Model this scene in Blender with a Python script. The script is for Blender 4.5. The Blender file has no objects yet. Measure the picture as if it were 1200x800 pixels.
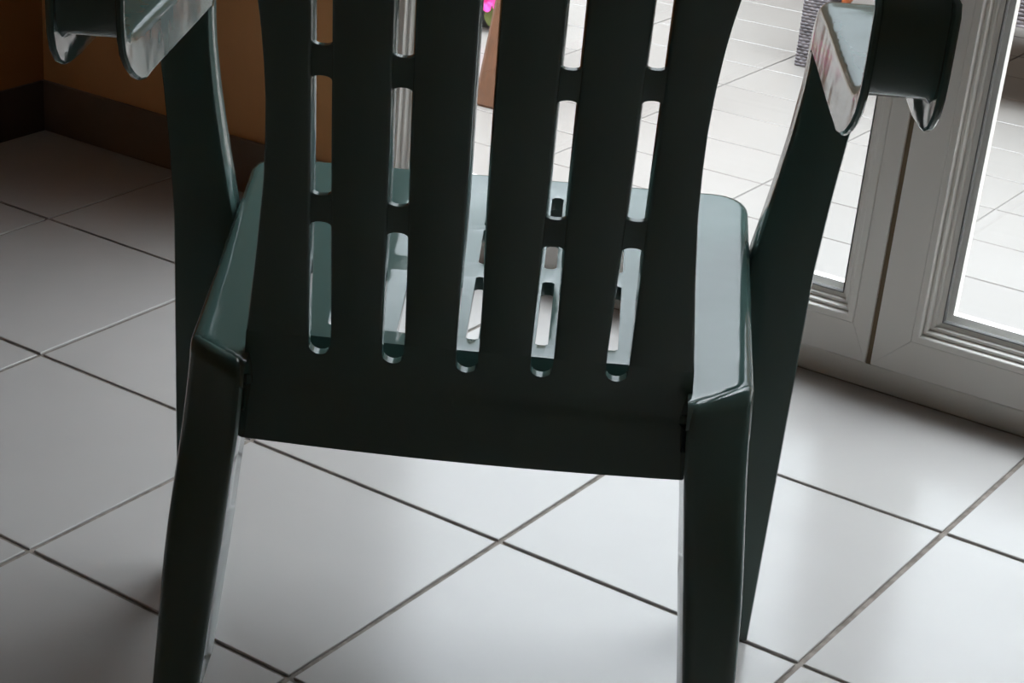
import bpy, bmesh, math, random
from mathutils import Vector, Matrix
random.seed(7)
sc = bpy.context.scene
COL = sc.collection

# ------------------------------------------------------------------ camera
cam_d = bpy.data.cameras.new('camera')
cam = bpy.data.objects.new('camera', cam_d)
COL.objects.link(cam)
RW = ((0.778058, 0.626921, 0.039945), (0.307319, -0.324406, -0.894603), (-0.547887, 0.708329, -0.445072))
m3 = Matrix((RW[0], [-v for v in RW[1]], [-v for v in RW[2]])).transposed()
cam.matrix_world = Matrix.Translation((1.688859, -2.297161, 1.035205)) @ m3.to_4x4()
cam_d.sensor_fit = 'HORIZONTAL'
cam_d.sensor_width = 36.0
cam_d.lens = 2255.4 / 1200 * 36.0
cam_d.shift_x = (600 - 377.82) / 1200
cam_d.shift_y = (509.21 - 400) / 1200
cam_d.clip_start = 0.02
sc.camera = cam

# ------------------------------------------------------------------ sky and exposure
world = bpy.data.worlds.new('overcast_sky')
sc.world = world
world.use_nodes = True
wn = world.node_tree
wn.nodes.clear()
wo = wn.nodes.new('ShaderNodeOutputWorld')
wb = wn.nodes.new('ShaderNodeBackground')
wb.inputs['Color'].default_value = (0.90, 0.965, 1.03, 1)
# bright hazy overcast with the hidden sun high up: far brighter overhead than at the horizon
w_tc = wn.nodes.new('ShaderNodeTexCoord')
w_sp = wn.nodes.new('ShaderNodeSeparateXYZ')
wn.links.new(w_tc.outputs['Generated'], w_sp.inputs[0])
w_cl = wn.nodes.new('ShaderNodeClamp')
wn.links.new(w_sp.outputs['Z'], w_cl.inputs[0])
w_pw = wn.nodes.new('ShaderNodeMath')
w_pw.operation = 'POWER'
w_pw.inputs[1].default_value = 3.0
wn.links.new(w_cl.outputs[0], w_pw.inputs[0])
w_ma = wn.nodes.new('ShaderNodeMath')
w_ma.operation = 'MULTIPLY_ADD'
SKY_H, SKY_Z = 1.45, 26.5
w_ma.inputs[1].default_value = SKY_Z - SKY_H
w_ma.inputs[2].default_value = SKY_H
wn.links.new(w_pw.outputs[0], w_ma.inputs[0])
wn.links.new(w_ma.outputs[0], wb.inputs['Strength'])
wn.links.new(wb.outputs[0], wo.inputs[0])

vs = sc.view_settings
sc.display_settings.display_device = 'sRGB'
vs.view_transform = 'Standard'
vs.look = 'None'
vs.gamma = 1.0
vs.exposure = 0.0
vs.use_curve_mapping = False
sc.cycles.use_denoising = True


# ------------------------------------------------------------------ materials
def mat(name, color, rough=0.5, spec=0.5, metal=0.0):
    m = bpy.data.materials.new(name)
    m.use_nodes = True
    b = m.node_tree.nodes['Principled BSDF']
    b.inputs['Base Color'].default_value = (*color, 1)
    b.inputs['Roughness'].default_value = rough
    b.inputs['Specular IOR Level'].default_value = spec
    b.inputs['Metallic'].default_value = metal
    return m


def noise_color(m, c1, c2, scale, detail=4, lo=0.35, hi=0.65, coord='Object', stretch=None):
    nt = m.node_tree
    b = nt.nodes['Principled BSDF']
    tc = nt.nodes.new('ShaderNodeTexCoord')
    nz = nt.nodes.new('ShaderNodeTexNoise')
    nz.inputs['Scale'].default_value = scale
    nz.inputs['Detail'].default_value = detail
    src = tc.outputs[coord]
    if stretch:
        mp = nt.nodes.new('ShaderNodeMapping')
        mp.inputs['Scale'].default_value = stretch
        nt.links.new(src, mp.inputs[0])
        src = mp.outputs[0]
    nt.links.new(src, nz.inputs['Vector'])
    r = nt.nodes.new('ShaderNodeValToRGB')
    r.color_ramp.elements[0].position = lo
    r.color_ramp.elements[0].color = (*c1, 1)
    r.color_ramp.elements[1].position = hi
    r.color_ramp.elements[1].color = (*c2, 1)
    nt.links.new(nz.outputs['Fac'], r.inputs[0])
    nt.links.new(r.outputs[0], b.inputs['Base Color'])
    return src


def noise_bump(m, scale, strength, dist, detail=2, coord='Object', stretch=None):
    nt = m.node_tree
    b = nt.nodes['Principled BSDF']
    tc = nt.nodes.new('ShaderNodeTexCoord')
    nz = nt.nodes.new('ShaderNodeTexNoise')
    nz.inputs['Scale'].default_value = scale
    nz.inputs['Detail'].default_value = detail
    src = tc.outputs[coord]
    if stretch:
        mp = nt.nodes.new('ShaderNodeMapping')
        mp.inputs['Scale'].default_value = stretch
        nt.links.new(src, mp.inputs[0])
        src = mp.outputs[0]
    nt.links.new(src, nz.inputs['Vector'])
    bp = nt.nodes.new('ShaderNodeBump')
    bp.inputs['Strength'].default_value = strength
    bp.inputs['Distance'].default_value = dist
    nt.links.new(nz.outputs['Fac'], bp.inputs['Height'])
    nt.links.new(bp.outputs[0], b.inputs['Normal'])


M_plastic = mat('green_plastic', (0.076, 0.134, 0.122), 0.10, 0.5)
noise_bump(M_plastic, 14, 0.35, 0.004)
M_tile = mat('floor_tile', (0.62, 0.61, 0.59), 0.22, 0.5)
M_grout = mat('grout', (0.22, 0.19, 0.165), 0.9, 0.2)
noise_color(M_grout, (0.17, 0.145, 0.125), (0.27, 0.235, 0.205), 60)
M_ttile = mat('terrace_tile', (0.46, 0.44, 0.42), 0.32, 0.5)
M_tgrout = mat('terrace_grout', (0.16, 0.15, 0.14), 0.9, 0.2)
M_wall = mat('ochre_paint', (0.40, 0.21, 0.095), 0.8, 0.2)
noise_color(M_wall, (0.74, 0.40, 0.17), (0.80, 0.44, 0.20), 5)
M_wall_shade = mat('shaded_ochre_paint', (0.30, 0.13, 0.045), 0.8, 0.2)  # same ochre paint, with the left wall's shade put into the colour
noise_color(M_wall_shade, (0.27, 0.115, 0.04), (0.33, 0.145, 0.05), 5)
M_base_shade = mat('shaded_baseboard', (0.07, 0.05, 0.04), 0.5, 0.3)  # left baseboard faces away from the light; that shade is in its colour
M_ceil = mat('ceiling_paint', (0.82, 0.81, 0.79), 0.9, 0.2)
M_base = mat('baseboard_tile', (0.22, 0.165, 0.125), 0.4, 0.4)
noise_color(M_base, (0.2, 0.15, 0.11), (0.25, 0.19, 0.15), 9)
M_pvc = mat('white_pvc', (0.80, 0.775, 0.73), 0.28, 0.5)
M_gask = mat('grey_gasket', (0.16, 0.155, 0.15), 0.6, 0.3)
M_brown = mat('brown_gasket', (0.2, 0.15, 0.09), 0.6, 0.3)
M_metal = mat('brushed_metal', (0.6, 0.6, 0.58), 0.3, 0.5, 1.0)
M_ext = mat('exterior_render', (0.7, 0.66, 0.6), 0.9, 0.2)
M_wick = mat('grey_wicker', (0.1, 0.095, 0.105), 0.55, 0.4)
noise_color(M_wick, (0.05, 0.048, 0.055), (0.2, 0.19, 0.21), 90, stretch=(0.4, 0.4, 2.0))
M_wood = mat('brown_wood', (0.30, 0.115, 0.045), 0.5, 0.4)
noise_color(M_wood, (0.085, 0.040, 0.021), (0.125, 0.058, 0.030), 20, stretch=(6, 6, 0.6))
M_rwood = mat('orange_wood', (0.42, 0.10, 0.025), 0.45, 0.4)
noise_color(M_rwood, (0.3, 0.065, 0.015), (0.5, 0.14, 0.04), 24, stretch=(6, 6, 0.6))
M_pot = mat('dark_pot', (0.06, 0.065, 0.07), 0.5, 0.4)
M_soil = mat('soil', (0.05, 0.035, 0.025), 0.95, 0.1)
M_leaf = mat('leaf', (0.17, 0.22, 0.07), 0.45, 0.4)
M_pink = mat('pink_petal', (0.62, 0.035, 0.27), 0.5, 0.3)
M_gwall = mat('garden_wall_render', (0.09, 0.065, 0.045), 0.9, 0.1)
noise_color(M_gwall, (0.06, 0.045, 0.03), (0.12, 0.085, 0.06), 2)
M_mat = mat('grey_mat', (0.27, 0.25, 0.23), 0.95, 0.1)
noise_color(M_mat, (0.24, 0.22, 0.2), (0.3, 0.28, 0.26), 40)
M_lawn = mat('gravel', (0.15, 0.12, 0.09), 0.9, 0.1)
noise_color(M_lawn, (0.10, 0.08, 0.06), (0.19, 0.155, 0.12), 30)


def tile_variation(m, base, amp, scale):
    """slow cloudy variation over a tile plus a small tone step between tiles"""
    nt = m.node_tree
    b = nt.nodes['Principled BSDF']
    geo = nt.nodes.new('ShaderNodeNewGeometry')
    oi = nt.nodes.new('ShaderNodeObjectInfo')
    nz = nt.nodes.new('ShaderNodeTexNoise')
    nz.inputs['Scale'].default_value = scale
    nz.inputs['Detail'].default_value = 5
    nt.links.new(geo.outputs['Position'], nz.inputs['Vector'])
    mx = nt.nodes.new('ShaderNodeMath')
    mx.operation = 'MULTIPLY_ADD'
    mx.inputs[1].default_value = amp
    mx.inputs[2].default_value = 1 - amp * 0.5
    nt.links.new(nz.outputs['Fac'], mx.inputs[0])
    m2 = nt.nodes.new('ShaderNodeMath')
    m2.operation = 'MULTIPLY_ADD'
    m2.inputs[1].default_value = 0.05
    nt.links.new(oi.outputs['Random'], m2.inputs[0])
    nt.links.new(mx.outputs[0], m2.inputs[2])
    vm = nt.nodes.new('ShaderNodeVectorMath')
    vm.operation = 'SCALE'
    vm.inputs[0].default_value = base
    nt.links.new(m2.outputs[0], vm.inputs['Scale'])
    nt.links.new(vm.outputs[0], b.inputs['Base Color'])
    n2 = nt.nodes.new('ShaderNodeTexNoise')
    n2.inputs['Scale'].default_value = 6
    n2.inputs['Detail'].default_value = 1
    nt.links.new(geo.outputs['Position'], n2.inputs['Vector'])
    bp = nt.nodes.new('ShaderNodeBump')
    bp.inputs['Strength'].default_value = 0.25
    bp.inputs['Distance'].default_value = 0.004
    nt.links.new(n2.outputs['Fac'], bp.inputs['Height'])
    nt.links.new(bp.outputs[0], b.inputs['Normal'])


tile_variation(M_tile, (0.455, 0.437, 0.419), 0.12, 7)
tile_variation(M_ttile, (0.146, 0.137, 0.127), 0.10, 5)

M_glass = bpy.data.materials.new('window_glass')
M_glass.use_nodes = True
nt = M_glass.node_tree
nt.nodes.clear()
g_o = nt.nodes.new('ShaderNodeOutputMaterial')
g_m = nt.nodes.new('ShaderNodeMixShader')
g_t = nt.nodes.new('ShaderNodeBsdfTransparent')
g_t.inputs[0].default_value = (0.96, 0.965, 0.965, 1)
g_g = nt.nodes.new('ShaderNodeBsdfGlossy')
g_g.inputs['Roughness'].default_value = 0.0
# thin-sheet reflectance: Schlick on the facing angle, the same from both sides
g_geo = nt.nodes.new('ShaderNodeNewGeometry')
g_dot = nt.nodes.new('ShaderNodeVectorMath')
g_dot.operation = 'DOT_PRODUCT'
nt.links.new(g_geo.outputs['Incoming'], g_dot.inputs[0])
nt.links.new(g_geo.outputs['Normal'], g_dot.inputs[1])
prev = g_dot.outputs['Value']
for op, i0, v in (('ABSOLUTE', 0, None), ('SUBTRACT', 1, 1.0), ('POWER', 0, 5.0), ('MULTIPLY', 0, 0.96), ('ADD', 0, 0.04)):
    n_ = nt.nodes.new('ShaderNodeMath')
    n_.operation = op
    nt.links.new(prev, n_.inputs[i0])
    if v is not None:
        n_.inputs[1 - i0].default_value = v
    prev = n_.outputs[0]
nt.links.new(prev, g_m.inputs[0])
nt.links.new(g_t.outputs[0], g_m.inputs[1])
nt.links.new(g_g.outputs[0], g_m.inputs[2])
nt.links.new(g_m.outputs[0], g_o.inputs[0])


# ------------------------------------------------------------------ helpers
def obj(name, bm, m, parent=None, smooth=None, kind=None, recalc=True):
    if recalc:
        bmesh.ops.recalc_face_normals(bm, faces=bm.faces)
    me = bpy.data.meshes.new(name)
    bm.to_mesh(me)
    bm.free()
    me.materials.append(m)
    o = bpy.data.objects.new(name, me)
    COL.objects.link(o)
    if parent is not None:
        o.parent = parent
    if smooth is not None:
        for p in me.polygons:
            p.use_smooth = True
        me.set_sharp_from_angle(angle=math.radians(smooth))
    if kind:
        o['kind'] = kind
    return o


def thing(name, label, cat, loc=(0, 0, 0), rz=0.0, group=None):
    o = bpy.data.objects.new(name, None)
    o.empty_display_size = 0.05
    COL.objects.link(o)
    o.location = loc
    o.rotation_euler = (0, 0, rz)
    o['label'] = label
    o['category'] = cat
    if group:
        o['group'] = group
    return o


def tag(o, label, cat, group=None):
    o['label'] = label
    o['category'] = cat
    if group:
        o['group'] = group
    return o


def box(bm, x0, x1, y0, y1, z0, z1, bev=0.0):
    vs_ = [bm.verts.new((x, y, z)) for x in (x0, x1) for y in (y0, y1) for z in (z0, z1)]
    q = [(0, 1, 3, 2), (4, 6, 7, 5), (0, 4, 5, 1), (2, 3, 7, 6), (0, 2, 6, 4), (1, 5, 7, 3)]
    fs = [bm.faces.new([vs_[i] for i in f]) for f in q]
    if bev > 0:
        es = list({e for f in fs for e in f.edges})
        bmesh.ops.bevel(bm, geom=es, offset=bev, segments=2, affect='EDGES', profile=0.6)
    return bm


def loft(bm, rings, closed=True, caps=True):
    """rings: lists of equally many points; makes a tube of quads"""
    R = [[bm.verts.new(p) for p in r] for r in rings]
    n = len(R[0])
    for a, b in zip(R[:-1], R[1:]):
        for i in range(n if closed else n - 1):
            j = (i + 1) % n
            bm.faces.new((a[i], a[j], b[j], b[i]))
    if caps:
        bm.faces.new(R[0][::-1])
        bm.faces.new(R[-1])
    return bm


def interp(tab, x):
    if x <= tab[0][0]:
        return tab[0][1]
    for (a, fa), (b, fb) in zip(tab[:-1], tab[1:]):
        if x <= b:
            return fa + (fb - fa) * (x - a) / (b - a)
    return tab[-1][1]


def sm(a, b, x):
    t = min(1, max(0, (x - a) / (b - a)))
    return t * t * (3 - 2 * t)


# ------------------------------------------------------------------ room shell
XL, XR, YB, YW, H = -0.69, 3.6, -3.98, -0.05, 2.5
OX0, OX1, OZ1 = -0.03, 1.72, 2.18
YO = 0.12

bm = bmesh.new()
box(bm, XL - 0.1, XR + 0.1, YB - 0.1, YW + 0.02, -0.06, -0.0028)
floor = obj('floor', bm, M_grout, kind='structure')


def tile_mesh(name, w, d, h, bev, m):
    b_ = bmesh.new()
    loft(b_, [[(0, 0, -h), (w, 0, -h), (w, d, -h), (0, d, -h)],
              [(0, 0, -bev), (w, 0, -bev), (w, d, -bev), (0, d, -bev)],
              [(bev, bev, 0), (w - bev, bev, 0), (w - bev, d - bev, 0), (bev, d - bev, 0)]])
    bmesh.ops.recalc_face_normals(b_, faces=b_.faces)
    me = bpy.data.meshes.new(name)
    b_.to_mesh(me)
    b_.free()
    me.materials.append(m)
    return me


def lay_tiles(parent, m, xs, ys, joint, h, bev, clip, z=0.0, jit=0.0003):
    cache = {}
    for x0, x1 in zip(xs[:-1], xs[1:]):
        for y0, y1 in zip(ys[:-1], ys[1:]):
            a0, a1 = max(x0 + joint / 2, clip[0]), min(x1 - joint / 2, clip[1])
            b0, b1 = max(y0 + joint / 2, clip[2]), min(y1 - joint / 2, clip[3])
            if a1 - a0 < 0.01 or b1 - b0 < 0.01:
                continue
            k = (round(a1 - a0, 4), round(b1 - b0, 4))
            if k not in cache:
                cache[k] = tile_mesh('tile', k[0], k[1], h, bev, m)
            o = bpy.data.objects.new('tile', cache[k])
            o.location = (a0, b0, z + random.uniform(-jit, jit))
            COL.objects.link(o)
            o.parent = parent


S = 0.36
lay_tiles(floor, M_tile, [S * i for i in range(-2, 11)], [S * j for j in range(-12, 1)], 0.0065, 0.008, 0.0007,
          (XL + 0.003, XR, YB, YW - 0.004))

bm = bmesh.new()
box(bm, XL - 0.12, OX0, YW, YO, 0, H)
box(bm, OX1, XR + 0.12, YW, YO, 0, H)
box(bm, OX0, OX1, YW, YO, OZ1, H)
obj('wall_front', bm, M_wall, kind='structure')
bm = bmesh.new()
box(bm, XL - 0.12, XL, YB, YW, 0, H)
obj('wall_left', bm, M_wall_shade, kind='structure')
bm = bmesh.new()
box(bm, XR, XR + 0.12, YB, YW, 0, H)
obj('wall_right', bm, M_wall, kind='structure')
bm = bmesh.new()
box(bm, XL - 0.12, XR + 0.12, YB - 0.12, YB, 0, H)
obj('wall_back', bm, M_wall, kind='structure')
bm = bmesh.new()
box(bm, XL - 0.12, XR + 0.12, YB - 0.12, YO, H, H + 0.1)
obj('ceiling', bm, M_ceil, kind='structure')
bm = bmesh.new()
box(bm, XL, OX0 - 0.002, YW - 0.008, YW, 0, 0.088, 0.002)
obj('baseboard_front', bm, M_base, kind='structure')
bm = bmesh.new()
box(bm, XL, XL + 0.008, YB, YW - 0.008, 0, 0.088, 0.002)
obj('baseboard_left', bm, M_base_shade, kind='structure')

# ------------------------------------------------------------------ french door
ZT = 2.12
bm = bmesh.new()
box(bm, OX0, OX1, -0.052, 0.02, 0.0, 0.034, 0.002)
box(bm, OX0, 0.010, -0.052, 0.02, 0.034, OZ1, 0.002)
box(bm, 1.68, OX1, -0.052, 0.02, 0.034, OZ1, 0.002)
box(bm, 0.010, 1.68, -0.052, 0.02, ZT + 0.008, OZ1, 0.002)
frame = obj('trim_1', bm, M_pvc, kind='structure')
frame['label'] = 'white door frame round the two glazed leaves'
bm = bmesh.new()
box(bm, OX0, OX1, 0.02, YO + 0.05, -0.045, -0.004, 0.003)
obj('trim_2', bm, M_ext, kind='structure')

# bead section: (distance towards the glass, depth behind the sash face)
PROF = [(0.0, 0.0014), (0.001, 0.0), (0.0085, 0.0), (0.0094, 0.0012), (0.0098, 0.0075), (0.0106, 0.0088), (0.0126, 0.0076), (0.0146, 0.0080),
        (0.0152, 0.0092), (0.0157, 0.0150), (0.0166, 0.0162), (0.0186, 0.0152), (0.0206, 0.0156), (0.0216, 0.0172), (0.0220, 0.0196), (0.0276, 0.0216)]
GPROF = [(0.0276, 0.0212), (0.0282, 0.0204), (0.0290, 0.0207), (0.0298, 0.0225), (0.0300, 0.026)]


def leaf(name, x0, x1, ox0, ox1, z0, z1, oz0, oz1, yf, handle):
    """glazed door leaf: stiles, rails with mitred corners, glazing beads, gasket, pane"""
    root = bpy.data.objects.new(name, None)
    COL.objects.link(root)
    root.location = ((x0 + x1) / 2, yf, z0)
    root['kind'] = 'structure'
    off = Vector(root.location)
    yb = yf + 0.055

    def member(nm, corners):
        # outline in x,z of one mitred sash member, given a depth and softened front edges
        b_ = bmesh.new()
        c = Vector((sum(p[0] for p in corners) / 4, sum(p[1] for p in corners) / 4))
        e = 0.0007
        rings = []
        for y, k in ((yb, 0), (yf + e, 0), (yf, e)):
            r = []
            for (x, z) in corners:
                sx = k if x < c.x else -k
                sz = k if z < c.y else -k
                r.append(Vector((x + sx, y, z + sz)) - off)
            rings.append(r)
        loft(b_, rings)
        return obj(nm, b_, M_pvc, root)

    member('rail', [(x0, z0), (x1, z0), (ox1, oz0), (ox0, oz0)])
    member('rail', [(x0, z1), (ox0, oz1), (ox1, oz1), (x1, z1)])
    member('stile', [(x0, z0), (ox0, oz0), (ox0, oz1), (x0, z1)])
    member('stile', [(x1, z0), (x1, z1), (ox1, oz1), (ox1, oz0)])

    def strip(nm, prof, side, m):
        b_ = bmesh.new()
        ends = []
        for t in (0, 1):
            r = []
            for u, d in prof:
                if side == 'bottom':
                    p = ((ox0 + u) if t == 0 else (ox1 - u), oz0 + u)
                elif side == 'top':
                    p = ((ox0 + u) if t == 0 else (ox1 - u), oz1 - u)
                elif side == 'left':
                    p = (ox0 + u, (oz0 + u) if t == 0 else (oz1 - u))
                else:
                    p = (ox1 - u, (oz0 + u) if t == 0 else (oz1 - u))
                r.append(Vector((p[0], yf - 0.0012 + d, p[1])) - off)
            u0, u1 = prof[0][0], prof[-1][0]
            for u in (u1, u0):
                if side == 'bottom':
                    p = ((ox0 + u) if t == 0 else (ox1 - u), oz0 + u)
                elif side == 'top':
                    p = ((ox0 + u) if t == 0 else (ox1 - u), oz1 - u)
                elif side == 'left':
                    p = (ox0 + u, (oz0 + u) if t == 0 else (oz1 - u))
                else:
                    p = (ox1 - u, (oz0 + u) if t == 0 else (oz1 - u))
                r.append(Vector((p[0], yf + 0.026, p[1])) - off)
            ends.append(r)
        loft(b_, ends)
        return obj(nm, b_, m, root)

    for s in ('bottom', 'top', 'left', 'right'):
        strip('glazing_bead', PROF, s, M_pvc)
        strip('gasket', GPROF, s, M_gask)
    b_ = bmesh.new()
    g = 0.02
    for y in (yf + 0.026, yf + 0.042):
        box(b_, ox0 + g - off.x, ox1 - g - off.x, y - off.y, y + 0.004 - off.y, oz0 + g - off.z, oz1 - g - off.z)
    obj('pane', b_, M_glass, root)
    # outer lip of the sash seen through the pane
    b_ = bmesh.new()
    w = 0.031
    for (a0, a1, c0, c1) in ((ox0, ox1, oz0, oz0 + w), (ox0, ox1, oz1 - w, oz1), (ox0, ox0 + w, oz0 + w, oz1 - w),
                             (ox1 - w, ox1, oz0 + w, oz1 - w)):
        box(b_, a0 - off.x, a1 - off.x, yf + 0.047 - off.y, yf + 0.060 - off.y, c0 - off.z, c1 - off.z)
    obj('outer_lip', b_, M_pvc, root)
    if handle:
        b_ = bmesh.new()
        hx = (x0 + ox0) / 2 - off.x
        box(b_, hx - 0.014, hx + 0.014, -0.010, 0.0, 0.95 - 0.07, 0.95 + 0.07, 0.004)
        box(b_, hx - 0.009, hx + 0.009, -0.045, -0.010, 0.94, 0.96, 0.004)
        box(b_, hx - 0.009, hx + 0.12, -0.055, -0.043, 0.94, 0.96, 0.005)
        obj('handle', b_, M_metal, root, 40)
    return root


leaf('door_1', 0.014, 0.8415, 0.067, 0.817, 0.038, ZT, 0.0865, 2.06, -0.062, False)
leaf('door_2', 0.8485, 1.676, 0.896, 1.623, 0.038, ZT, 0.0845, 2.06, -0.062, True)
# weather strip recessed in the meeting gap
bm = bmesh.new()
box(bm, 0.8416, 0.8484, -0.0585, -0.02, 0.036, ZT)
obj('trim_3', bm, M_brown, kind='structure')

# ------------------------------------------------------------------ terrace
ZTR = -0.045
bm = bmesh.new()
box(bm, -2.2, 2.6, YO, 3.3, ZTR - 0.1, ZTR - 0.0022)
terrace = obj('ground_terrace', bm, M_tgrout, kind='structure')
TX, TY = 0.354, 0.1725
lay_tiles(terrace, M_ttile, [-0.051 + TX * i for i in range(-6, 8)], [0.036 + TY * j for j in range(0, 20)], 0.0032, 0.006, 0.001,
          (-2.2, 2.6, YO + 0.005, 3.3), z=ZTR, jit=0.0002)
bm = bmesh.new()
for a in ((-40, -2.2, 0.2, 40), (2.6, 40, 0.2, 40), (-2.2, 2.6, 3.3, 40)):
    box(bm, a[0], a[1], a[2], a[3], -0.3, ZTR - 0.03)
obj('ground_gravel', bm, M_lawn, kind='structure')
bm = bmesh.new()
box(bm, -9, 9, 4.4, 4.6, -0.3, 1.8)
obj('wall_garden', bm, M_gwall, kind='structure')

# ------------------------------------------------------------------ the plastic armchair
CH = thing('plastic_armchair', 'dark green moulded plastic garden armchair with a slatted back, facing the glazed door', 'chair',
           (0.9245, -1.1261, 0.0), math.radians(31.0))

PITCH = 0.0588


def yback(x, z):
    """rear face of the backrest: upright apron below, reclined above"""
    if z < 0.372:
        y = 0.0003
    elif z < 0.412:
        t = (z - 0.372) / 0.04
        y = 0.0003 + 0.0012 * sm(0, 0.3, t) - 0.27 * 0.04 * t * t / 2
    else:
        y = 0.0015 - 0.27 * 0.02 - 0.27 * (z - 0.412)
    return y + 0.45 * sm(0.42, 0.72, z) * x * x


HW = [(0.32, 0.1795), (0.36, 0.1795), (0.40, 0.1785), (0.425, 0.1765), (0.45, 0.1735), (0.475, 0.1705), (0.50, 0.1675), (0.53, 0.1645),
      (0.56, 0.1615), (0.60, 0.1597), (0.63, 0.1592), (0.66, 0.1602), (0.69, 0.1622), (0.71, 0.1645), (0.735, 0.1685), (0.76, 0.175),
      (0.79, 0.186), (0.82, 0.196), (0.85, 0.196), (0.88, 0.170)]
SW = [(0.40, 0.0090), (0.43, 0.0089), (0.51, 0.0084), (0.56, 0.0080), (0.62, 0.0078), (0.80, 0.0076)]
TH = 0.018
Z_LOW, Z_TOP = 0.425, 0.795


def hw(z):
    return interp(HW, z)


back = obj('backrest', bmesh.new(), M_plastic, CH)
back.data.clear_geometry()


def back_panel(zb, zt, xs, zn, TH=TH):
    """solid strip of backrest between zb(x) and zt(x), following the curved rear face"""
    b_ = bmesh.new()
    rings = []
    for x in xs:
        b0, t0 = zb(x), zt(x)
        zz = [b0 + (t0 - b0) * i / zn for i in range(zn + 1)]

        def X(z):
            w0 = 0.1765
            if abs(x) > 0.135:
                e = math.copysign(0.135 + (abs(x) - 0.135) / (w0 - 0.135) * (hw(z) - 0.135), x)
                return e
            return x
        rings.append([(X(z), yback(X(z), z), z) for z in zz] + [(X(z), yback(X(z), z) + TH, z) for z in zz[::-1]])
    loft(b_, rings)
    return b_


def slot_samples(z):
    w = interp(SW, z)
    xs = []
    for k in range(-2, 3):
        c = k * PITCH
        xs += [c - w - 0.0001, c - w, c - w * 0.96, c - w * 0.85, c - w * 0.65, c - w * 0.35, c, c + w * 0.35, c + w * 0.65, c + w * 0.85,
               c + w * 0.96, c + w, c + w + 0.0001]
    xs += [i * 0.1765 / 7 for i in range(-7, 8)]
    xs = sorted(set(round(v, 5) for v in xs))
    return xs


def low_top(x):
    for k in range(-2, 3):
        w = interp(SW, 0.415)
        t = abs(x - k * PITCH) / w
        if t <= 1.0:
            base = 0.404 + 0.0024 * abs(k)
            return base + min(1, 1 - math.sqrt(max(0, 1 - t * t))) * w * 1.0 if t < 0.999 else Z_LOW
    return Z_LOW


def low_bot(x):
    return 0.3225 + 0.0035 * (abs(x) / 0.17) ** 2


def top_bot(x):
    for k in range(-2, 3):
        w = interp(SW, 0.79)
        t = abs(x - k * PITCH) / w
        if t <= 1.0:
            return 0.81 - (1 - math.sqrt(max(0, 1 - t * t))) * w if t < 0.999 else Z_TOP
    return Z_TOP


def into(part, b_, smooth=35):
    """put a bmesh into an already linked part"""
    bmesh.ops.recalc_face_normals(b_, faces=b_.faces)
    b_.to_mesh(part.data)
    b_.free()
    for p in part.data.polygons:
        p.use_smooth = True
    part.data.set_sharp_from_angle(angle=math.radians(smooth))


into(back, back_panel(low_bot, low_top, slot_samples(0.415), 24, 0.0105))
obj('top_rail', back_panel(top_bot, lambda x: 0.868 - 0.018 * (abs(x) / 0.17) ** 2, slot_samples(0.79), 8), M_plastic, back, 35)

for i in range(6):
    b_ = bmesh.new()
    rings = []
    n = 40
    for s in range(n + 1):
        z = Z_LOW + (Z_TOP - Z_LOW) * s / n
        w = interp(SW, z)
        xl = (i - 3) * PITCH + w if i > 0 else -hw(z)
        xr = (i - 2) * PITCH - w if i < 5 else hw(z)
        bl = 0.0022 * (sm(0, 1, s) if s < n else 0)
        if s == n:
            bl = 0
        dr = 0.0020 * sm(0.425, 0.56, z)
        dl, dg = (dr if i > 0 else -0.001), (dr if i < 5 else -0.001)
        pts = [(xl, bl * 0.9), (xl + bl * 0.3, bl * 0.3), (xl + bl, 0.0), ((xl + xr) / 2, -0.0004 * min(1, s, n - s)), (xr - bl, 0.0),
               (xr - bl * 0.3, bl * 0.3), (xr, bl * 0.9), (xr + dg, TH - 0.001), (xr + dg - 0.001, TH), (xl - dl + 0.001, TH), (xl - dl, TH - 0.001)]
        rings.append([(x, yback(x, z) + d, z) for x, d in pts])
    loft(b_, rings)
    obj('slat', b_, M_plastic, back, 50)

for k in (-2, -1, 1, 2):
    for (z0, z1) in ((0.5265, 0.5495), (0.6480, 0.6715)):
        dz = 0.0035 * (abs(k) - 1)
        b_ = bmesh.new()
        w = interp(SW, (z0 + z1) / 2) + 0.0004
        rings = []
        for j in range(13):
            t = -1 + 2 * j / 12
            x = k * PITCH + t * w
            g = 0.0050 * (1 - math.sqrt(max(0, 1 - abs(t) ** 2.4)))
            a, b = z0 + dz - g, z1 + dz + g
            zz = [a, a + 0.001, (a + b) / 2, b - 0.001, b]
            dd = [0.0050, 0.0042, 0.0040, 0.0042, 0.0050]
            rings.append([(x, yback(x, z) + d, z) for z, d in zip(zz, dd)] + [(x, yback(x, z) + 0.0115, z) for z in zz[::-1]])
        loft(b_, rings)
        obj('crossbar', b_, M_plastic, back, 40)

# ---- seat: slotted shell with rolled side and front skirts


def zseat(y):
    return 0.4045 + 0.052 * y


SEAT_F = 0.432


def FOLD(ax):
    """where the seat wing folds over into the rear leg"""
    return -0.0215 + 0.0475 * min(1.0, max(0.0, (ax - 0.1745) / 0.0535))


SLOTS = [(0.066, 0.197), (0.226, 0.304), (0.312, 0.386)]
SLX = [k * 0.0565 for k in range(-2, 3)]
SLW = 0.0052


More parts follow.
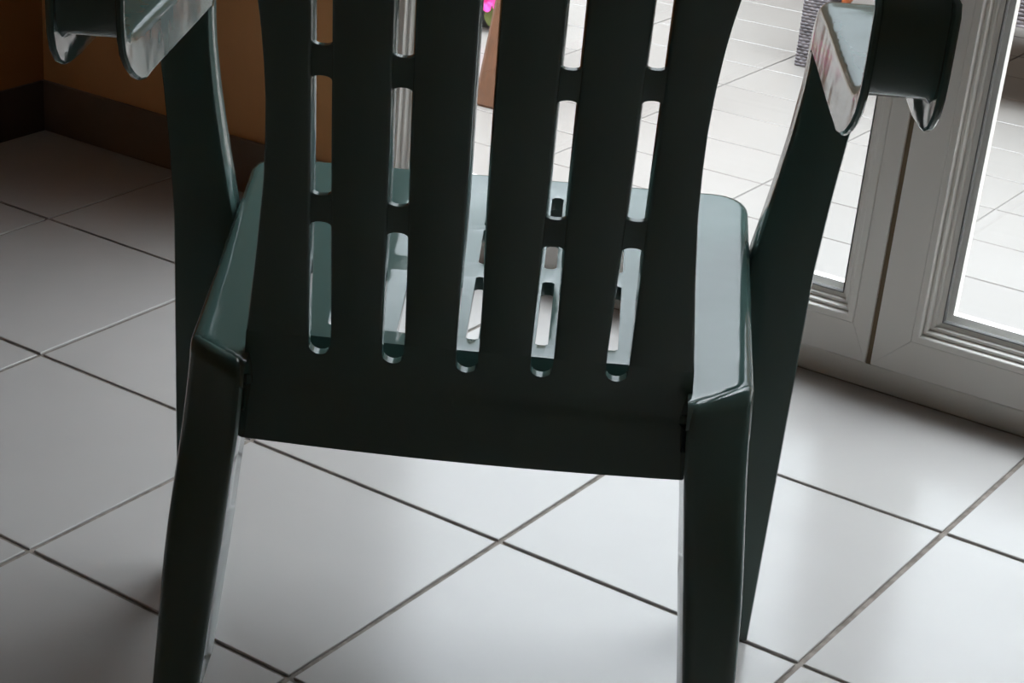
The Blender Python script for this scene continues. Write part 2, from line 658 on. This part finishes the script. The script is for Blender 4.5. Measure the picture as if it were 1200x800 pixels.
def seat_grid():
    b_ = bmesh.new()
    R1, drop = 0.012, 0.042
    dmax = R1 * math.pi / 2 + drop
    xs = []
    for c in SLX:
        xs += [c - SLW, c + SLW, c - SLW * 0.5, c + SLW * 0.5]
    inner = 0.2
    xs += [-inner + 0.4 * i / 10 for i in range(11)]
    ext = [0.206, 0.212, 0.216, 0.2195, 0.2225, 0.2255, 0.2285, 0.2315, 0.235, 0.245, 0.258, 0.272, 0.285]
    xs += ext + [-v for v in ext] + [0.1745, 0.178, 0.185, 0.193, -0.1745, -0.178, -0.185, -0.193, 0.170, -0.170]
    xs = sorted(set(round(v, 5) for v in xs))
    xs = [x for i, x in enumerate(xs) if i == 0 or x - xs[i - 1] > 0.0008]
    ys = [-0.062, -0.054, -0.047, -0.041, -0.036, -0.031, -0.026, -0.021, -0.016, -0.011, -0.006, -0.001, 0.004, 0.010, 0.016, 0.022, 0.030, 0.0375, 0.040, 0.0425]
    for a, b in SLOTS:
        ys += [a, a + 0.0026, b - 0.0026, b]
    ys += [0.08, 0.11, 0.14, 0.165, 0.23, 0.25, 0.27, 0.285, 0.33, 0.35, 0.385, 0.395, 0.403, 0.41, 0.415, 0.418, 0.421, 0.4245, 0.428, 0.432,
           0.437, 0.447, 0.46, 0.472, 0.482]
    ys = sorted(set(round(v, 5) for v in ys))
    x1 = 0.2275 - R1     # start of the rolled edge, at y = 0
    yF = SEAT_F - R1
    rc = 0.022

    def place(px, py):
        grow = 0.040 * max(-0.02, min(py, 0.43))
        # skirt distance from the flat top outline (rounded front corners)
        ax = abs(px)
        cx, cy = x1 - rc, yF - rc
        dx, dy = ax - cx, py - cy
        if dx > 0 and dy > 0:
            L = math.hypot(dx, dy)
            d = L - rc
            nx, ny = dx / L, dy / L
        elif dx > dy:
            d, nx, ny = ax - x1, 1, 0
        else:
            d, nx, ny = py - yF, 0, 1
        dish = -0.007 * (1 - min(1, (ax / 0.2) ** 2)) * sm(0.43, 0.34, py) * sm(0.0, 0.12, py)
        if d <= 0:
            x, y, z = ax, py, zseat(py) + dish
        else:
            d = min(d, dmax)
            bx, by = ax - nx * max(0, (ax - x1 if nx == 1 else 0)), py
            if dx > 0 and dy > 0:
                bx, by = cx + nx * rc, cy + ny * rc
            elif nx == 1:
                bx, by = x1, py
            else:
                bx, by = ax, yF
            if d < R1 * math.pi / 2:
                a = d / R1
                x, y = bx + nx * R1 * math.sin(a), by + ny * R1 * math.sin(a)
                z = zseat(by) - R1 * (1 - math.cos(a))
            else:
                e = d - R1 * math.pi / 2
                x, y = bx + nx * (R1 + e * 0.06), by + ny * (R1 + e * 0.06)
                z = zseat(by) - R1 - e
        # rear edge: a rib hanging down in the middle, a fold into the leg on each wing
        if ax < 0.172:
            ystart, rr, deep = 0.041, 0.0015, 0.032
        else:
            ystart, rr, deep = FOLD(ax), 0.011, 0.004
        e = ystart - py
        if e > 0:
            if e < rr * math.pi / 2:
                y = ystart - rr * math.sin(e / rr)
                z -= rr * (1 - math.cos(e / rr))
            else:
                y = ystart - rr
                z -= rr + min(deep, e - rr * math.pi / 2)
            if ax >= 0.172:
                z = max(z, zseat(py) - 0.040) - 0.0007 * min(1, e / 0.004)
                x -= 0.0035 * min(1, e / 0.006) * min(1, max(0, (ax - 0.2) / 0.012))
        x += grow * min(1, ax / x1)
        return (math.copysign(x, px), y, z)
    V = [[b_.verts.new(place(x, y)) for y in ys] for x in xs]
    for i in range(len(xs) - 1):
        for j in range(len(ys) - 1):
            mx, my = (xs[i] + xs[i + 1]) / 2, (ys[j] + ys[j + 1]) / 2
            hole = False
            for c in SLX:
                for a, b in SLOTS:
                    if abs(mx - c) < SLW and a < my < b:
                        hole = True
                        if abs(mx - c) > SLW * 0.5 and (my < a + 0.0026 or my > b - 0.0026):
                            hole = 'corner'
            q = (V[i][j], V[i + 1][j], V[i + 1][j + 1], V[i][j + 1])
            if hole is True:
                continue
            if hole == 'corner':
                # keep the triangle that rounds the slot end
                a_s = next(s for s in SLOTS if s[0] < my < s[1])
                c_ = min(SLX, key=lambda v: abs(v - mx))
                left, front = mx < c_, my > (a_s[0] + a_s[1]) / 2
                drop_v = {(True, False): 2, (True, True): 1, (False, False): 3, (False, True): 0}[(left, front)]
                tri = [q[n] for n in range(4) if n != drop_v]
                b_.faces.new(tri)
                continue
            b_.faces.new(q)
    bmesh.ops.remove_doubles(b_, verts=b_.verts, dist=0.00005)
    return b_


seat = obj('seat', seat_grid(), M_plastic, CH, 38, recalc=False)
seat.data.flip_normals() if seat.data.polygons[len(seat.data.polygons) // 2].normal.z < 0 else None
md = seat.modifiers.new('shell', 'SOLIDIFY')
md.thickness = 0.0125
md.offset = -1
md2 = seat.modifiers.new('soft', 'BEVEL')
md2.width = 0.0014
md2.segments = 2
md2.limit_method = 'ANGLE'
md2.angle_limit = math.radians(50)


# ---- channels: web with two flanges, used for legs and arms
def channel(stations, t=0.0045, r=0.006, lean=0.0):
    """stations: (inner web edge, outer web edge, flange direction, inner flange, outer flange)"""
    b_ = bmesh.new()
    rings = []
    for Pi, Po, n, hi, ho in stations:
        Pi, Po, n = Vector(Pi), Vector(Po), Vector(n).normalized()
        a = (Po - Pi).normalized()
        tw = 0.006
        q = max(t + 0.003, 0.0075)
        rs = min(r, hi - 0.004)
        arc = [(1 - math.sin(math.radians(v)), 1 - math.cos(math.radians(v))) for v in (0, 22.5, 45, 67.5, 90)]
        ln = lean * min(1, max(0, (hi - 0.014) / 0.03))
        ring = [Pi + n * hi + a * (0.0018 - ln), Pi + n * (hi - 0.002) - a * ln]
        ring += [Pi + a * (rs * v) + n * (rs * u) for u, v in arc]
        ring += [Po - a * (rs * v) + n * (rs * u) for u, v in arc[::-1]]
        ring += [Po + n * (ho - 0.002), Po + n * ho - a * 0.0018,
                 Po - a * (tw - 0.0015) + n * ho, Po - a * tw + n * (ho - 0.0018), Po - a * tw + n * q, Po - a * (tw + 0.004) + n * t,
                 Pi + a * (tw + 0.004) + n * t, Pi + a * tw + n * q, Pi + a * (tw - ln) + n * (hi - 0.0018), Pi + a * (tw - 0.0015 - ln) + n * hi]
        rings.append(ring)
    loft(b_, rings)
    return b_


def densify(st, n):
    out = []
    for A, B in zip(st[:-1], st[1:]):
        for i in range(n):
            f = i / n
            out.append(tuple([Vector(A[j]).lerp(Vector(B[j]), f) for j in range(3)] + [A[3] + (B[3] - A[3]) * f, A[4] + (B[4] - A[4]) * f]))
    out.append(tuple([Vector(st[-1][j]) for j in range(3)] + [st[-1][3], st[-1][4]]))
    return out


FI = [(0.0, 0.253), (0.2, 0.247), (0.36, 0.2425), (0.405, 0.2415), (0.43, 0.2465), (0.47, 0.2535), (0.52, 0.2615), (0.57, 0.2670), (0.60, 0.268)]
FO = [(0.0, 0.2935), (0.2, 0.297), (0.40, 0.300), (0.47, 0.305), (0.53, 0.311), (0.57, 0.3165), (0.60, 0.321)]
RI = [(0.0, 0.213), (0.10, 0.2045), (0.16, 0.1985), (0.24, 0.1895), (0.30, 0.183), (0.34, 0.178), (0.38, 0.175), (0.42, 0.174)]
RO = [(0.0, 0.2495), (0.10, 0.2455), (0.17, 0.2415), (0.25, 0.2375), (0.33, 0.2325), (0.37, 0.2305), (0.42, 0.228)]


def mirror(st, s):
    return [((p[0] * s, p[1], p[2]), (q[0] * s, q[1], q[2]), n, hi, ho) for p, q, n, hi, ho in [
        (tuple(a), tuple(b), (c[0] * s, c[1], c[2]), d, e) for a, b, c, d, e in st]]


for s in (1, -1):
    # front leg: tapering box section, softly rounded corners
    b_ = bmesh.new()
    rings = []
    for i in range(31):
        z = 0.0 + 0.606 * i / 30
        xi, xo = interp(FI, z), interp(FO, z)
        y0_, y1_ = 0.3005, 0.348 - 0.010 * z / 0.6
        r_ = 0.004
        pts = []
        for cx_, cy_, a0 in ((xi + r_, y0_ + r_, 180), (xo - r_, y0_ + r_, 270), (xo - r_, y1_ - r_, 0), (xi + r_, y1_ - r_, 90)):
            for q in (0, 45, 90):
                an = math.radians(a0 + q)
                pts.append((s * (cx_ + r_ * math.cos(an)), cy_ + r_ * math.sin(an), z))
        rings.append(pts)
    loft(b_, rings)
    obj('front_leg', b_, M_plastic, CH, 40)

    # armrest: over the leg, back along the side, then up the back of the arm
    st = []
    cy, cz, R_ = 0.296, 0.604, 0.044
    for i in range(13):
        a = math.radians(-7 + 97 * i / 12)
        f = i / 12
        st.append(((0.268, cy + R_ * math.cos(a), cz + R_ * math.sin(a)), (0.3205 + 0.014 * sm(0, 1, f), cy + R_ * math.cos(a), cz + R_ * math.sin(a)),
                   (0, -math.cos(a), -math.sin(a)), 0.0435, 0.040 - 0.008 * f))
    for i in range(1, 9):
        f = i / 8
        y = cy + (0.075 - cy) * f
        st.append(((0.268 + 0.002 * f, y, 0.648), (0.3345 - 0.005 * f, y, 0.648), (0, 0, -1), 0.0435, 0.032))
    # the web turns up at the rear while the flanges narrow to a lip
    for wy, wz, ry, rz, oy, oz in ((0.060, 0.648, 0.060, 0.604, 0.058, 0.617), (0.045, 0.648, 0.041, 0.608, 0.038, 0.6185),
                                   (0.030, 0.6487, 0.023, 0.6155, 0.019, 0.6225), (0.017, 0.6515, 0.007, 0.6260, 0.003, 0.630),
                                   (0.008, 0.657, -0.0050, 0.6380, -0.006, 0.640), (0.0035, 0.666, -0.0120, 0.6530, -0.0115, 0.654),
                                   (0.002, 0.678, -0.0140, 0.6710, -0.0135, 0.672), (0.002, 0.695, -0.0135, 0.6930, -0.0135, 0.693)):
        n_ = Vector((0, ry - wy, rz - wz))
        st.append(((0.270, wy, wz), (0.3295, wy, wz), tuple(n_), n_.length, math.hypot(oy - wy, oz - wz)))
    for i in range(1, 13):
        f = i / 12
        z = 0.695 + 0.115 * f
        g = sm(0.2, 1.0, f)
        st.append(((0.270 - 0.105 * g, 0.002 - 0.083 * g, z), (0.3295 - 0.1165 * g, 0.002 - 0.075 * g, z + 0.014 * g),
                   (0.25 * g, -1, -0.15 * g), 0.0155, 0.0155))
    st = mirror(st, s)
    st = [((p_[0] - 0.004 * sm(0.30, 0.06, p_[1]), p_[1], p_[2]), (q_[0] - 0.004 * sm(0.30, 0.06, q_[1]), q_[1], q_[2]), n_, hi, ho) for p_, q_, n_, hi, ho in st]
    obj('armrest', channel(st, r=0.010, lean=0.003), M_plastic, CH, 40)

    # rear leg: channel open to the front, folding over at the top into the seat wing
    st = []
    rr = 0.014
    zt = 0.3892
    for i in range(27):
        z = zt * i / 26
        y = -0.02 + 0.10 * (z - 0.40)
        d = 0.048 * (0.30 + 0.70 * sm(0.095, 0.125, z))
        k = sm(0.20, zt, z)
        st.append(((interp(RI, z), y - 0.0144 * k, z), (interp(RO, z) - 0.0020 * k, y + 0.0331 * k, z), (0, 1, 0), d, d))
    b0 = st[-1]
    for i in range(1, 9):
        a = math.radians(90 * i / 8)
        f = i / 8
        st.append(((b0[0][0], b0[0][1] + rr * (1 - math.cos(a)), zt + rr * math.sin(a) + 0.0002 * f),
                   (b0[1][0] + 0.0002 * f, b0[1][1] + rr * (1 - math.cos(a)), zt + rr * math.sin(a) + 0.0024 * f), (0, math.cos(a), -math.sin(a)), 0.042, 0.042))
    p = st[-1]
    st.append(((p[0][0], p[0][1] + 0.004, p[0][2] - 0.0008), (p[1][0] - 0.001, p[1][1] + 0.004, p[1][2] - 0.0008), (0, 0, -1), 0.040, 0.040))
    obj('rear_leg', channel(mirror(st, s), r=0.0105, lean=0.003), M_plastic, CH, 40)

# ------------------------------------------------------------------ things on the terrace


def wicker_box(x0, x1, y0, y1, z0, z1, pitch=0.0065, amp=0.0010, seg=9):
    """box wrapped in horizontal woven strands: each strand is a bulging ring that weaves in and out"""
    b_ = bmesh.new()
    rings = []
    rows = max(2, int((z1 - z0) / pitch))
    per = []
    for i in range(seg):
        per.append((x0 + (x1 - x0) * i / seg, y0, 0, -1))
    for i in range(seg):
        per.append((x1, y0 + (y1 - y0) * i / seg, 1, 0))
    for i in range(seg):
        per.append((x1 - (x1 - x0) * i / seg, y1, 0, 1))
    for i in range(seg):
        per.append((x0, y1 - (y1 - y0) * i / seg, -1, 0))
    for r in range(rows):
        za = z0 + (z1 - z0) * r / rows
        zb = z0 + (z1 - z0) * (r + 1) / rows
        for f, o in ((0.08, -0.9), (0.3, 0.7), (0.7, 0.7), (0.92, -0.9)):
            ring = []
            for n, (x, y, nx, ny) in enumerate(per):
                w = amp * (o + 0.8 * (1 if (n + r) % 2 else -1))
                ring.append((x + nx * w, y + ny * w, za + (zb - za) * f))
            rings.append(ring)
    loft(b_, rings)
    return b_


SF = thing('wicker_sofa', 'low grey wicker garden sofa on the terrace, its leg seen beside the green chair arm', 'sofa', (-0.017, 1.492, ZTR))
sw_, sd_, lw = 1.45, 0.72, 0.058
for lx in (0, sw_ - lw):
    for ly in (0, sd_ - lw):
        obj('leg', wicker_box(lx, lx + lw, ly, ly + lw, 0, 0.168), M_wick, SF)
obj('base', wicker_box(0, sw_, 0, sd_, 0.168, 0.33, 0.0075, 0.0014, 40), M_wick, SF)
for cx_ in (0.10, 0.735):
    b_ = bmesh.new()
    box(b_, cx_, cx_ + 0.615, 0.01, sd_ - 0.12, 0.333, 0.44, 0.03)
    obj('cushion', b_, M_mat, SF, 50)
obj('backrest', wicker_box(0.0, sw_, sd_ - 0.10, sd_, 0.332, 0.72, 0.012, 0.002, 24), M_wick, SF)
for lx in (0, sw_ - 0.085):
    obj('armrest', wicker_box(lx, lx + 0.085, 0, sd_ - 0.104, 0.332, 0.56, 0.012, 0.002, 16), M_wick, SF)


def leg_between(p0, p1, w0, d0, w1, d1, m, parent, name='leg'):
    b_ = bmesh.new()
    rings = []
    for f, e in ((0, 0.8), (0.01, 1), (0.5, 1), (0.99, 1), (1, 0.85)):
        c = Vector(p0).lerp(Vector(p1), f)
        w, d = (w0 + (w1 - w0) * f) * e, (d0 + (d1 - d0) * f) * e
        k = 0.25
        rings.append([c + Vector(v) for v in ((-w / 2, -d / 2 * (1 - k), 0), (-w / 2 * (1 - k), -d / 2, 0), (w / 2 * (1 - k), -d / 2, 0), (w / 2, -d / 2 * (1 - k), 0),
                                             (w / 2, d / 2 * (1 - k), 0), (w / 2 * (1 - k), d / 2, 0), (-w / 2 * (1 - k), d / 2, 0), (-w / 2, d / 2 * (1 - k), 0))])
    loft(b_, rings)
    return obj(name, b_, m, parent)


ST = thing('wooden_stool', 'brown wooden splay-legged stool on the terrace, its foot seen through the middle back slot', 'stool', (-0.325, 1.0, ZTR))
top = Vector((0, 0, 0.52))
for fx, fy in ((-0.302, 0.765), (-0.17, 1.05), (-0.50, 1.19)):
    f = Vector((fx + 0.325, fy - 1.0, 0))
    leg_between(f, (f.x * 0.45, f.y * 0.45, 0.50), 0.062, 0.04, 0.045, 0.035, M_wood, ST)
b_ = bmesh.new()
rings = []
for z, r in ((0.50, 0.155), (0.505, 0.165), (0.53, 0.168), (0.54, 0.160)):
    rings.append([(r * math.cos(2 * math.pi * i / 32), r * math.sin(2 * math.pi * i / 32), z) for i in range(32)])
loft(b_, rings)
obj('seat', b_, M_wood, ST, 40)

TB = thing('wooden_table', 'orange-brown wooden table on the terrace, its leg seen just left of the armrest top', 'table', (-0.52, 2.35, ZTR))
for lx in (-0.33, 0.33):
    for ly in (-0.25, 0.25):
        leg_between((lx, ly, 0), (lx, ly, 0.66), 0.036, 0.036, 0.05, 0.05, M_rwood, TB)
for i in range(6):
    b_ = bmesh.new()
    y = -0.30 + 0.1 * i
    box(b_, -0.39, 0.39, y + 0.003, y + 0.097, 0.66, 0.685, 0.003)
    obj('plank', b_, M_rwood, TB)

# flower bowl
PT = thing('flower_bowl', 'low dark bowl of pink flowers on the terrace behind the wooden stool leg', 'plant', (-0.678, 1.335, ZTR))
b_ = bmesh.new()
prof = [(0.070, 0.0), (0.080, 0.003), (0.096, 0.028), (0.104, 0.046), (0.108, 0.047), (0.108, 0.054), (0.101, 0.055), (0.097, 0.045)]
loft(b_, [[(r * math.cos(2 * math.pi * i / 28), r * math.sin(2 * math.pi * i / 28), z) for i in range(28)] for r, z in prof])
obj('pot', b_, M_pot, PT, 40)
b_ = bmesh.new()
bmesh.ops.create_circle(b_, cap_ends=True, radius=0.098, segments=28, matrix=Matrix.Translation((0, 0, 0.0455)))
obj('soil', b_, M_soil, PT)


def leaf_mesh(b_, base, direc, up, L, W):
    direc, up = Vector(direc).normalized(), Vector(up).normalized()
    side = direc.cross(up).normalized()
    up = side.cross(direc)
    prev = None
    for i in range(7):
        t = i / 6
        w = W * math.sin(math.pi * min(0.98, 0.04 + t * 0.96)) ** 0.7
        c = Vector(base) + direc * L * t + up * (0.25 * L * (t - t * t) - 0.25 * L * t * t)
        cur = [b_.verts.new(c - side * w / 2 + up * w * 0.12), b_.verts.new(c), b_.verts.new(c + side * w / 2 + up * w * 0.12)]
        if prev:
            for k in range(2):
                b_.faces.new((prev[k], prev[k + 1], cur[k + 1], cur[k]))
        prev = cur


cdir = Vector((1.69 + 0.678, -2.3 - 1.335, 0)).normalized()
for i in range(26):
    a = random.uniform(0, 2 * math.pi)
    r = random.uniform(0.02, 0.10)
    b_ = bmesh.new()
    d = Vector((math.cos(a), math.sin(a), random.uniform(-0.2, 0.7)))
    leaf_mesh(b_, (r * math.cos(a), r * math.sin(a), 0.052 + random.uniform(0, 0.05)), d, (0, 0, 1), random.uniform(0.045, 0.07), random.uniform(0.02, 0.032))
    obj('leaf', b_, M_leaf, PT, 60, recalc=False)
for da in (-0.62, -0.12, 0.45):
    b_ = bmesh.new()
    a = math.atan2(cdir.y, cdir.x) + da
    leaf_mesh(b_, (0.106 * math.cos(a), 0.106 * math.sin(a), 0.054), (math.cos(a) * 0.4, math.sin(a) * 0.4, -1), (math.cos(a), math.sin(a), 0.4), 0.042, 0.026)
    obj('leaf', b_, M_leaf, PT, 60, recalc=False)


def flower(c, n, r):
    n = Vector(n).normalized()
    u = n.orthogonal().normalized()
    v = n.cross(u)
    b_ = bmesh.new()
    cv = b_.verts.new(Vector(c))
    N = 30
    ring1, ring2 = [], []
    for i in range(N):
        a = 2 * math.pi * i / N
        rr = r * (0.86 + 0.14 * math.cos(5 * a))
        ring1.append(b_.verts.new(Vector(c) + (u * math.cos(a) + v * math.sin(a)) * rr * 0.4 + n * r * 0.32))
        ring2.append(b_.verts.new(Vector(c) + (u * math.cos(a) + v * math.sin(a)) * rr + n * r * (0.42 + 0.06 * math.cos(10 * a))))
    for i in range(N):
        j = (i + 1) % N
        b_.faces.new((cv, ring1[i], ring1[j]))
        b_.faces.new((ring1[i], ring2[i], ring2[j], ring1[j]))
    return b_


for i in range(16):
    a = 2 * math.pi * i / 16 + random.uniform(-0.15, 0.15)
    r = random.uniform(0.04, 0.115)
    z = 0.112 - r * 0.35 + random.uniform(-0.01, 0.02)
    obj('flower', flower((r * math.cos(a), r * math.sin(a), z), (math.cos(a), math.sin(a), 1.1), random.uniform(0.024, 0.030)), M_pink, PT, 60, recalc=False)
for da in (-0.5, -0.22, 0.1, 0.4):
    a = math.atan2(cdir.y, cdir.x) + da
    obj('flower', flower((0.112 * math.cos(a), 0.112 * math.sin(a), 0.064), (math.cos(a), math.sin(a), 0.4), 0.026), M_pink, PT, 60, recalc=False)
